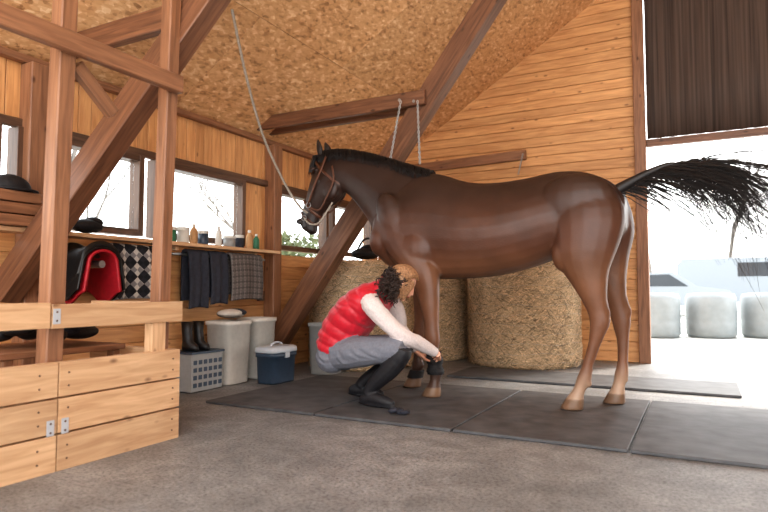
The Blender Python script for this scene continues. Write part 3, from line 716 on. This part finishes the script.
# ---------------------------------------------------------------- hay bales
def bale(x,y,r,h,n=9000):
    m=MB(); k=72; rings=[]
    prof=[(0.0,r*0.93),(0.03,r*0.985),(0.1,r)]+[(0.1+(h-0.2)*i/24,r) for i in range(1,24)]+[(h-0.1,r),(h-0.03,r*0.975),(h,r*0.9)]
    for z_,rr in prof:
        ring=[]
        for j in range(k):
            a=2*math.pi*j/k; q=rr*(0.985+0.03*noise.noise(V((math.cos(a)*3,math.sin(a)*3,z_*5+x*3)))+0.018*noise.noise(V((math.cos(a)*14,math.sin(a)*14,z_*22+x))))
            ring.append(V((x+q*math.cos(a),y+q*math.sin(a),z_)))
        rings.append(ring)
    m.loft(rings,0,True,True)
    for i in range(n):
        a=random.uniform(0,2*math.pi); z_=random.uniform(0.02,h-0.02)
        if random.random()<0.12:
            rr=r*math.sqrt(random.random())*0.88; z_=h+0.002
            c=V((x+rr*math.cos(a),y+rr*math.sin(a),z_)); t=V((math.cos(a*7),math.sin(a*7),random.uniform(-0.05,0.3)))
        else:
            q_=r*random.uniform(.985,1.012)
            c=V((x+q_*math.cos(a),y+q_*math.sin(a),z_)); t=V((-math.sin(a),math.cos(a),random.gauss(0,.8)))+V((math.cos(a),math.sin(a),0))*random.uniform(-0.10,0.22)
        t.normalize(); L_=random.uniform(0.015,0.05); nn=V((math.cos(a),math.sin(a),0.3)); sd=t.cross(nn).normalized()*random.uniform(.002,.0045)
        bb=len(m.v); m.v+= [c-t*L_-sd,c-t*L_+sd,c+t*L_+sd,c+t*L_-sd]
        m.face((bb,bb+1,bb+2,bb+3),0,False,[(0,0)]*4)
    for i in range(11):
        z_=.06+i*(h-.12)/10
        m.tube([(x+(r*1.006)*math.cos(a),y+(r*1.006)*math.sin(a),z_+.012*math.sin(a*7+i*2)) for a in [2*math.pi*j/60 for j in range(61)]],.0014,1,4,cap=False)
    m.obj("round_hay_bale",[M_straw,M_sack])
bale(-3.3,5.74,0.575,1.12); bale(-3.0,6.82,0.52,1.12); bale(-1.78,6.74,0.62,1.12)

# ---------------------------------------------------------------- ropes / chains
b=MB(); rp=catmull([(-3.1,3.4,2.95),(-3.12,3.56,2.58),(-3.16,3.76,2.26),(-3.17,3.92,2.02),(-3.12,4.12,1.71),(-3.05,4.22,1.54),(-3.015,4.285,1.49)],8)
b.tube(rp,.010,0,8)
for k in range(3):
    pts=[]
    for i in range(len(rp)*4-3):
        q=V(rp[i//4]).lerp(V(rp[min(i//4+1,len(rp)-1)]),(i%4)/4); a=i*.5+k*2.09
        pts.append(q+V((math.cos(a)*.007,math.sin(a)*.007,0)))
    b.tube(pts,.005,0,5)
b.obj("lead_rope",[M_rope])
def chain(name,p0,p1,lk=.03):
    c=MB(); p0=V(p0);p1=V(p1); n=int((p1-p0).length/(lk*.72))
    for i in range(n):
        q=p0.lerp(p1,(i+.5)/n); d=(p1-p0).normalized(); s_=d.orthogonal().normalized()
        if i%2: s_=d.cross(s_)
        ring=[q+d*lk*.5*math.cos(a)+s_*lk*.26*math.sin(a) for a in [j*math.pi/5 for j in range(12)]]
        c.tube(ring,.0042,0,5,cap=False)
    return c.obj(name,[M_metal])
chain("crosstie_chain",(-2.28,4.64,2.47),(-2.42,4.66,1.85)); chain("crosstie_chain",(-2.12,4.64,2.45),(-2.10,4.64,1.90))
chain("crosstie_chain",(-1.9,7.28,2.5),(-1.96,7.28,2.25))

# ---------------------------------------------------------------- shelf and tack along the left wall
b=MB(); b.box((XW+0.145,3.2,1.20),(0.17,3.4,0.03))
for yy in (1.7,2.6,3.6,4.6): b.box((XW+0.10,yy,1.165),(0.12,0.03,0.035))
b.obj("wall_shelf",[M_pine],bevel=.003)
b=MB(); b.cyl((-3.86,2.45,1.12),(-3.86,4.75,1.12),.012)
for yy in (2.5,3.3,4.1,4.7): b.cyl((-3.86,yy,1.12),(-4.0,yy,1.12),.01)
b.obj("blanket_rail",[M_metal])
def sheet(name,y0,y1,zb,zt,mat,x=-3.86,th=.012,folds=3,amp=.018,us=1,ragged=.03):
    m=MB(); R=.03
    def fn(u,v):
        y=y0+(y1-y0)*u; w=amp*math.sin(u*folds*6.28)+amp*.5*math.sin(u*folds*15+1)
        Lh=zt-zb
        if v<.46: t=v/.46; return (x+R+.01+w*(1-t*.6)+.01,y+.01*math.sin(v*9),zb+ragged*math.sin(u*3)*.5+(Lh-R)*t)
        if v<.54: a=(v-.46)/.08*math.pi; return (x+(R+w*.4)*math.cos(a),y,zt-R+R*math.sin(a)*1.0+.0)
        t=(v-.54)/.46; return (x-R-.005+w*.3,y,zt-R-(Lh*.8)*t)
    m.grid(fn,36,48,0,True,(y1-y0)*us,2*(zt-zb)*us); return m.obj(name,[mat],solid=th)
sheet("plaid_blanket",2.90,3.46,.74,1.165,M_plaid,folds=2)
sheet("saddle_blanket",3.70,3.93,.66,1.16,M_char,folds=1,th=.02)
sheet("saddle_blanket",3.95,4.17,.69,1.16,M_char,folds=1,th=.02)
sheet("quilted_saddle_pad",4.22,4.66,.72,1.16,M_greyp,folds=1,amp=.01,th=.02)
sd_=empty("saddle"); yc=2.64
def usheet(m,x0,x1,yc,zt,w,drop,mi,flare=.03,sag=.0,n=24):
    def fn(u,v):
        x=x0+(x1-x0)*u; a=(v-.5)*2; s_=abs(a); top=.35
        zz=zt-sag*math.sin(u*math.pi)
        if s_<top: t=s_/top*math.pi/2; y=math.copysign(w*math.sin(t),a); z_=zz-w*.8*(1-math.cos(t))
        else: t=(s_-top)/(1-top); y=math.copysign(w+flare*t,a); z_=zz-w*.8-drop*t*(1-.18*math.cos(u*6.28))
        return (x,yc+y,z_)
    m.grid(fn,n,n*2,mi,True)
m=MB(); usheet(m,-3.82,-3.48,yc,1.08,.105,.23,0); m.obj("saddle_pad",[M_red],solid=.018,parent=sd_)
m=MB(); usheet(m,-3.81,-3.50,yc,1.13,.13,.13,0,sag=.05); m.obj("seat",[M_leather],solid=.035,parent=sd_)
m=MB(); usheet(m,-3.76,-3.49,yc,1.10,.145,.20,0); m.obj("flaps",[M_leather],solid=.012,parent=sd_)
m=MB(); m.cyl((-4.0,yc,.99),(-3.50,yc,.99),.025)
for sg in (-1,1):
    m.tube([(-3.65,yc+sg*.17,1.00),(-3.65,yc+sg*.185,.77)],.008,1,6)
    m.tube([(-3.65+.045*math.cos(a),yc+sg*.185,.72+.05*math.sin(a)) for a in [i*math.pi/8 for i in range(17)]],.006,0,6)
m.obj("rack_and_stirrups",[M_metal,M_leather],parent=sd_)
m=MB()
for zz in (1.217+.034,1.217+.108,1.217+.182): m.box((-3.80,2.21,zz),(.18,.28,.066))
m.obj("wooden_crate",[M_post],bevel=.004)
def helmet(x,y,z):
    m=MB(); rings=[]
    for i in range(9):
        t=i/8*math.pi/2; r=.105*math.cos(t)+.002
        rings.append(ell((x,y,z+.100*math.sin(t)),(r*.9,0,0),(0,r*1.2,0),20))
    m.loft(rings,0); m.loft([ell((x+.02,y+.02,z-.004),(.105,0,0),(0,.14,0),20),ell((x+.02,y+.02,z+.006),(.103,0,0),(0,.138,0),20)],0)
    m.obj("riding_helmet",[M_black,M_leather])
helmet(-3.8,2.20,1.442)
m=MB(); m.ball((-3.82,2.75,1.27),(.08,.12,.05),0); m.ball((-3.82,2.80,1.30),(.06,.07,.04),0); m.obj("folded_cap",[M_black])
def bottle(y,h,r,mt,x=-3.84):
    m=MB(); m.loft([ell((x,y,1.2155+z_*h),(rr_*r,0,0),(0,rr_*r,0),16) for z_,rr_ in ((0,.9),(.04,1),(.62,1),(.75,.75),(.82,.42),(.9,.4))],0)
    m.cyl((x,y,1.2155+.86*h),(x,y,1.2155+h),r*.45,m=1,n=14); m.obj("bottle",[mt,M_white])
def jar(y,h,r,mt,x=-3.84):
    m=MB(); m.loft([ell((x,y,1.2155+z_*h),(rr_*r,0,0),(0,rr_*r,0),18) for z_,rr_ in ((0,.93),(.05,1),(.78,1))],0)
    m.cyl((x,y,1.2155+.78*h),(x,y,1.2155+h),r*1.06,m=1,n=18); m.obj("tub",[mt,M_white])
jar(3.52,.12,.05,M_green); jar(3.66,.13,.05,M_white); bottle(3.78,.17,.033,M_card); jar(3.89,.12,.045,M_blue); bottle(4.08,.18,.03,M_white); jar(4.22,.10,.055,M_grey); jar(4.36,.12,.04,M_char); bottle(4.5,.18,.035,M_card); bottle(4.6,.15,.03,M_green)
m=MB(); m.box((-3.965,4.80,1.02),(.02,.05,.02)); m.tube([(-3.95,4.80,1.02),(-3.94,4.80,.80)],.008,0,6); m.box((-3.94,4.80,.76),(.03,.09,.10))
m.obj("grooming_brush",[M_frame],bevel=.003)

# ---------------------------------------------------------------- bins and boxes
def bin_(name,x,y,w,d,h,mt,lid=None,rz=0,taper=.86):
    m=MB()
    def rr(s_,z_): return ell((x,y,z_),V((math.cos(rz),math.sin(rz),0))*w/2*s_,V((-math.sin(rz),math.cos(rz),0))*d/2*s_,28,5)
    R=[rr(taper,.004),rr(taper+.02,.02),rr(.99,h-.04),rr(1.06,h-.036),rr(1.06,h)]
    if lid is None: R+=[rr(.97,h),rr(.95,h-.03),rr(taper*.93,.03)]
    m.loft(R,0)
    if lid is not None:
        m.loft([rr(1.08,h+.001),rr(1.10,h+.012),rr(1.06,h+.045),rr(.9,h+.055)],1)
        m.tube([V((x,y,h+.05))+V((-math.sin(rz),math.cos(rz),0))*d*.25*c+ZU*(.035*math.sqrt(max(0,1-c*c))) for c in (-1,-.8,-.4,0,.4,.8,1)],.009,1,8)
        m.box((x+w*.52,y,h-.02),(.012,.06,.05),1)
    return m.obj(name,[mt,lid or mt])
bin_("feed_bin",-3.72,4.10,.30,.32,.55,M_white)
bin_("feed_bin",-3.74,4.50,.28,.30,.56,M_white)
bin_("feed_bin",-3.27,4.985,.28,.28,.50,M_grey)
bin_("cooler_box",-3.37,4.33,.23,.34,.27,M_blue,M_lgrey,taper=.92)
m=MB(); cx,cy=-3.72,3.70
for sx,sy,dx,dy in ((-.14,0,.008,.34),(.14,0,.008,.34),(0,-.17,.28,.008),(0,.17,.28,.008)):
    m.box((cx+sx,cy+sy,.16),(dx,dy,.30))
m.box((cx,cy,.012),(.28,.34,.012)); m.box((cx,cy,.315),(.31,.37,.018),1)
for k in range(4):
    for j in range(6): m.box((cx+.146,cy-.14+j*.056,.06+k*.06),(.006,.04,.035),1)
m.obj("storage_crate",[M_grey,M_blue],bevel=.003)
m=MB()
for dy in (-.06,.06):
    m.loft([ell((-3.70+o,3.66+dy,z_),(rx,0,0),(0,ry,0),14) for z_,rx,ry,o in ((.328,.09,.038,.03),(.37,.085,.038,.025),(.40,.05,.038,0),(.48,.045,.04,-.01),(.56,.052,.045,-.01))],0)
m.obj("riding_boots",[M_leather])
m=MB()
for k in range(5): m.ball((-3.70+random.uniform(-.04,.04),4.10+random.uniform(-.06,.06),.60+random.uniform(0,.02)),(.10,.12,.038),k%2)
remesh(m,"folded_rug",[M_char,M_sack],.008,3)
m=MB(); m.ball((-3.12,5.50,1.20),(.15,.17,.06),0); m.ball((-3.10,5.55,1.25),(.10,.12,.05),0)
m.tube(catmull([(-3.15,5.38,1.23),(-3.12,5.45,1.34),(-3.1,5.57,1.36),(-3.1,5.65,1.25)],4),.012,0,8)
m.obj("black_bag",[M_black])
m=MB(); m.box((-3.22,2.02,.50),(.60,.70,.03))
for a in (-1,1):
    for c in (-1,1): m.box((-3.22+a*.26,2.02+c*.30,.243),(.05,.05,.484))
m.obj("tack_bench",[M_post],bevel=.004)
m=MB()
for k in range(18): m.ball((-3.15+random.uniform(-.18,.18),2.05+random.uniform(-.24,.26),.57+random.uniform(0,.09)),(random.uniform(.06,.1),random.uniform(.06,.12),random.uniform(.03,.045)),int(k%4==3))
remesh(m,"tack_pile",[M_black,M_char],.009,2)
m=MB(); m.ball((-3.25,1.30,.205),(.24,.22,.20),0); m.ball((-3.22,1.25,.42),(.20,.18,.20),0); m.ball((-3.2,1.28,.60),(.10,.09,.07),0)
remesh(m,"feed_sack",[M_sack],.012,3)

# ---------------------------------------------------------------- outside
b=MB(); b.box((0,60,-.14),(300,104.8,.2)); b.box((-80,-20,-.14),(150,55,.2)); b.box((40,-30,-.14),(60,57,.2))
b.obj("ground",[M_snow])
def wbale(x,y,r=.42,h=.75):
    m=MB(); m.loft([ell((x,y,z_),(q*r,0,0),(0,q*r,0),32) for z_,q in ((-.03,.9),(.03,.99),(h*.3,1),(h*.35,.985),(h*.4,1),(h*.7,1),(h*.9,.99),(h,.9),(h+.02,.5))],0); m.obj("wrapped_hay_bale",[M_wrap])
for x,y in ((-.75,12.1),(.15,12.5),(1.05,12.9),(1.95,13.3)): wbale(x,y)
def car(x,y,rz,s=1.0,van=False):
    m=MB(); c,sn=math.cos(rz),math.sin(rz)
    def P(a,b_,z_): return V((x+(a*c-b_*sn)*s,y+(a*sn+b_*c)*s,z_*s-.04))
    if van: prof=[(-2.4,.35),(-2.4,1.9),(-2.2,2.15),(1.1,2.15),(1.6,1.35),(2.3,1.1),(2.4,.4)]; win=[(-.2,1.4),(-.2,1.95),(1.0,1.95),(1.4,1.4)]
    else: prof=[(-2.1,.35),(-2.15,.85),(-1.9,.95),(-1.5,1.4),(.3,1.45),(1.0,.98),(1.9,.85),(2.1,.6),(2.1,.35)]; win=[(-1.5,.98),(-1.25,1.33),(.2,1.37),(.75,.98)]
    m.loft([[P(a,w_,z_) for a,z_ in prof] for w_ in (-.85,.85)],0,False)
    for w_ in (-.86,.86): m.loft([[P(a,w_*q,z_) for a,z_ in win] for q in (.99,1.005)],1,False)
    for a in (-1.35,1.35):
        for w_ in (-.87,.70): m.cyl(P(a,w_,.33),P(a,w_+.17,.33),.33*s,m=2,n=20)
    m.obj("parked_van" if van else "parked_car",[M_car,M_glassd,M_leather],bevel=.03)
car(-1.2,22.5,.12); car(1.6,28.5,-.1,1,True); car(6.6,27,.1)
def tree(x,y,h,seed):
    rnd=random.Random(seed); m=MB()
    def br(p,d,L_,r,dep):
        pts=[p]; q=p; dd=d
        for i in range(4):
            dd=(dd+V((rnd.uniform(-.18,.18),rnd.uniform(-.18,.18),rnd.uniform(-.03,.12)))).normalized(); q=q+dd*L_/4; pts.append(q)
        m.tube(pts,[r*(1-.12*i) for i in range(5)],0,5 if dep>1 else 3,cap=False)
        if dep>0:
            for i in range(rnd.randint(3,4)):
                k=rnd.choice((2,3,4,4)); a=rnd.uniform(0,6.28); sp=rnd.uniform(.45,.95)
                nd=(dd+V((math.cos(a)*sp,math.sin(a)*sp,rnd.uniform(-.1,.3)))).normalized()
                br(pts[k],nd,L_*rnd.uniform(.55,.75),r*.5,dep-1)
    br(V((x,y,-.05)),V((0,0,1)),h*.4,h*.012+.02,4)
    m.obj("bare_tree",[M_bark])
for i,(x,y,h) in enumerate([(-9,6,7),(-13,9.5,8),(-14,16,7),(-16,4,9),(-18,22,9),(1.5,37,11),(4.5,36,10),(6.2,44,12),(-3,45,12),(9.5,40,11),(13,34,9)]): tree(x,y,h,i+3)
def shrub(x,y,r,h,seed):
    rnd=random.Random(seed); m=MB()
    for i in range(9):
        a=rnd.uniform(0,6.28); m.tube([(x,y,-.05),(x+.3*r*math.cos(a),y+.3*r*math.sin(a),h*.4),(x+.7*r*math.cos(a),y+.7*r*math.sin(a),h*.8)],[.03,.02,.008],1,4)
    for i in range(1800):
        u=rnd.gauss(0,.35),rnd.gauss(0,.35),rnd.uniform(.05,1)
        c=V((x+u[0]*r,y+u[1]*r,h*u[2])); t=V((rnd.uniform(-1,1),rnd.uniform(-1,1),rnd.uniform(-1,1))).normalized(); s_=t.orthogonal().normalized()
        l=rnd.uniform(.04,.09); bb=len(m.v); m.v+=[c-t*l,c+s_*l*.5,c+t*l,c-s_*l*.5]; m.face((bb,bb+1,bb+2,bb+3),0,False,[(0,0)]*4)
    m.obj("garden_shrub",[M_leaf,M_bark])
for i,(x,y,r,h) in enumerate([(-6.2,3.4,.8,1.8),(-6.6,8.6,1.0,1.8),(-9.2,12.6,1.1,2.0)]): shrub(x,y,r,h,i)

# ---------------------------------------------------------------- light
w=bpy.data.worlds.new("sky"); scene.world=w; w.use_nodes=True; nt=w.node_tree; bg=nt.nodes['Background']
tc=N(nt,'ShaderNodeTexCoord'); sp=N(nt,'ShaderNodeSeparateXYZ'); nt.links.new(tc.outputs['Generated'],sp.inputs[0])
r=ramp(nt,[(0.0,(1.0,.985,.96)),(0.5,(.92,.96,1.0))]); nt.links.new(sp.outputs['Z'],r.inputs['Fac']); nt.links.new(r.outputs['Color'],bg.inputs['Color'])
bg.inputs['Strength'].default_value=4.4
sun=bpy.data.lights.new("sun",'SUN'); so=bpy.data.objects.new("sun",sun); scene.collection.objects.link(so)
sun.energy=6.0; sun.angle=math.radians(12); sun.color=(1,.94,.85)
dv=V((-.45,-.80,-.72)); so.rotation_euler=dv.to_track_quat('-Z','Y').to_euler(); so.location=(3,12,9)
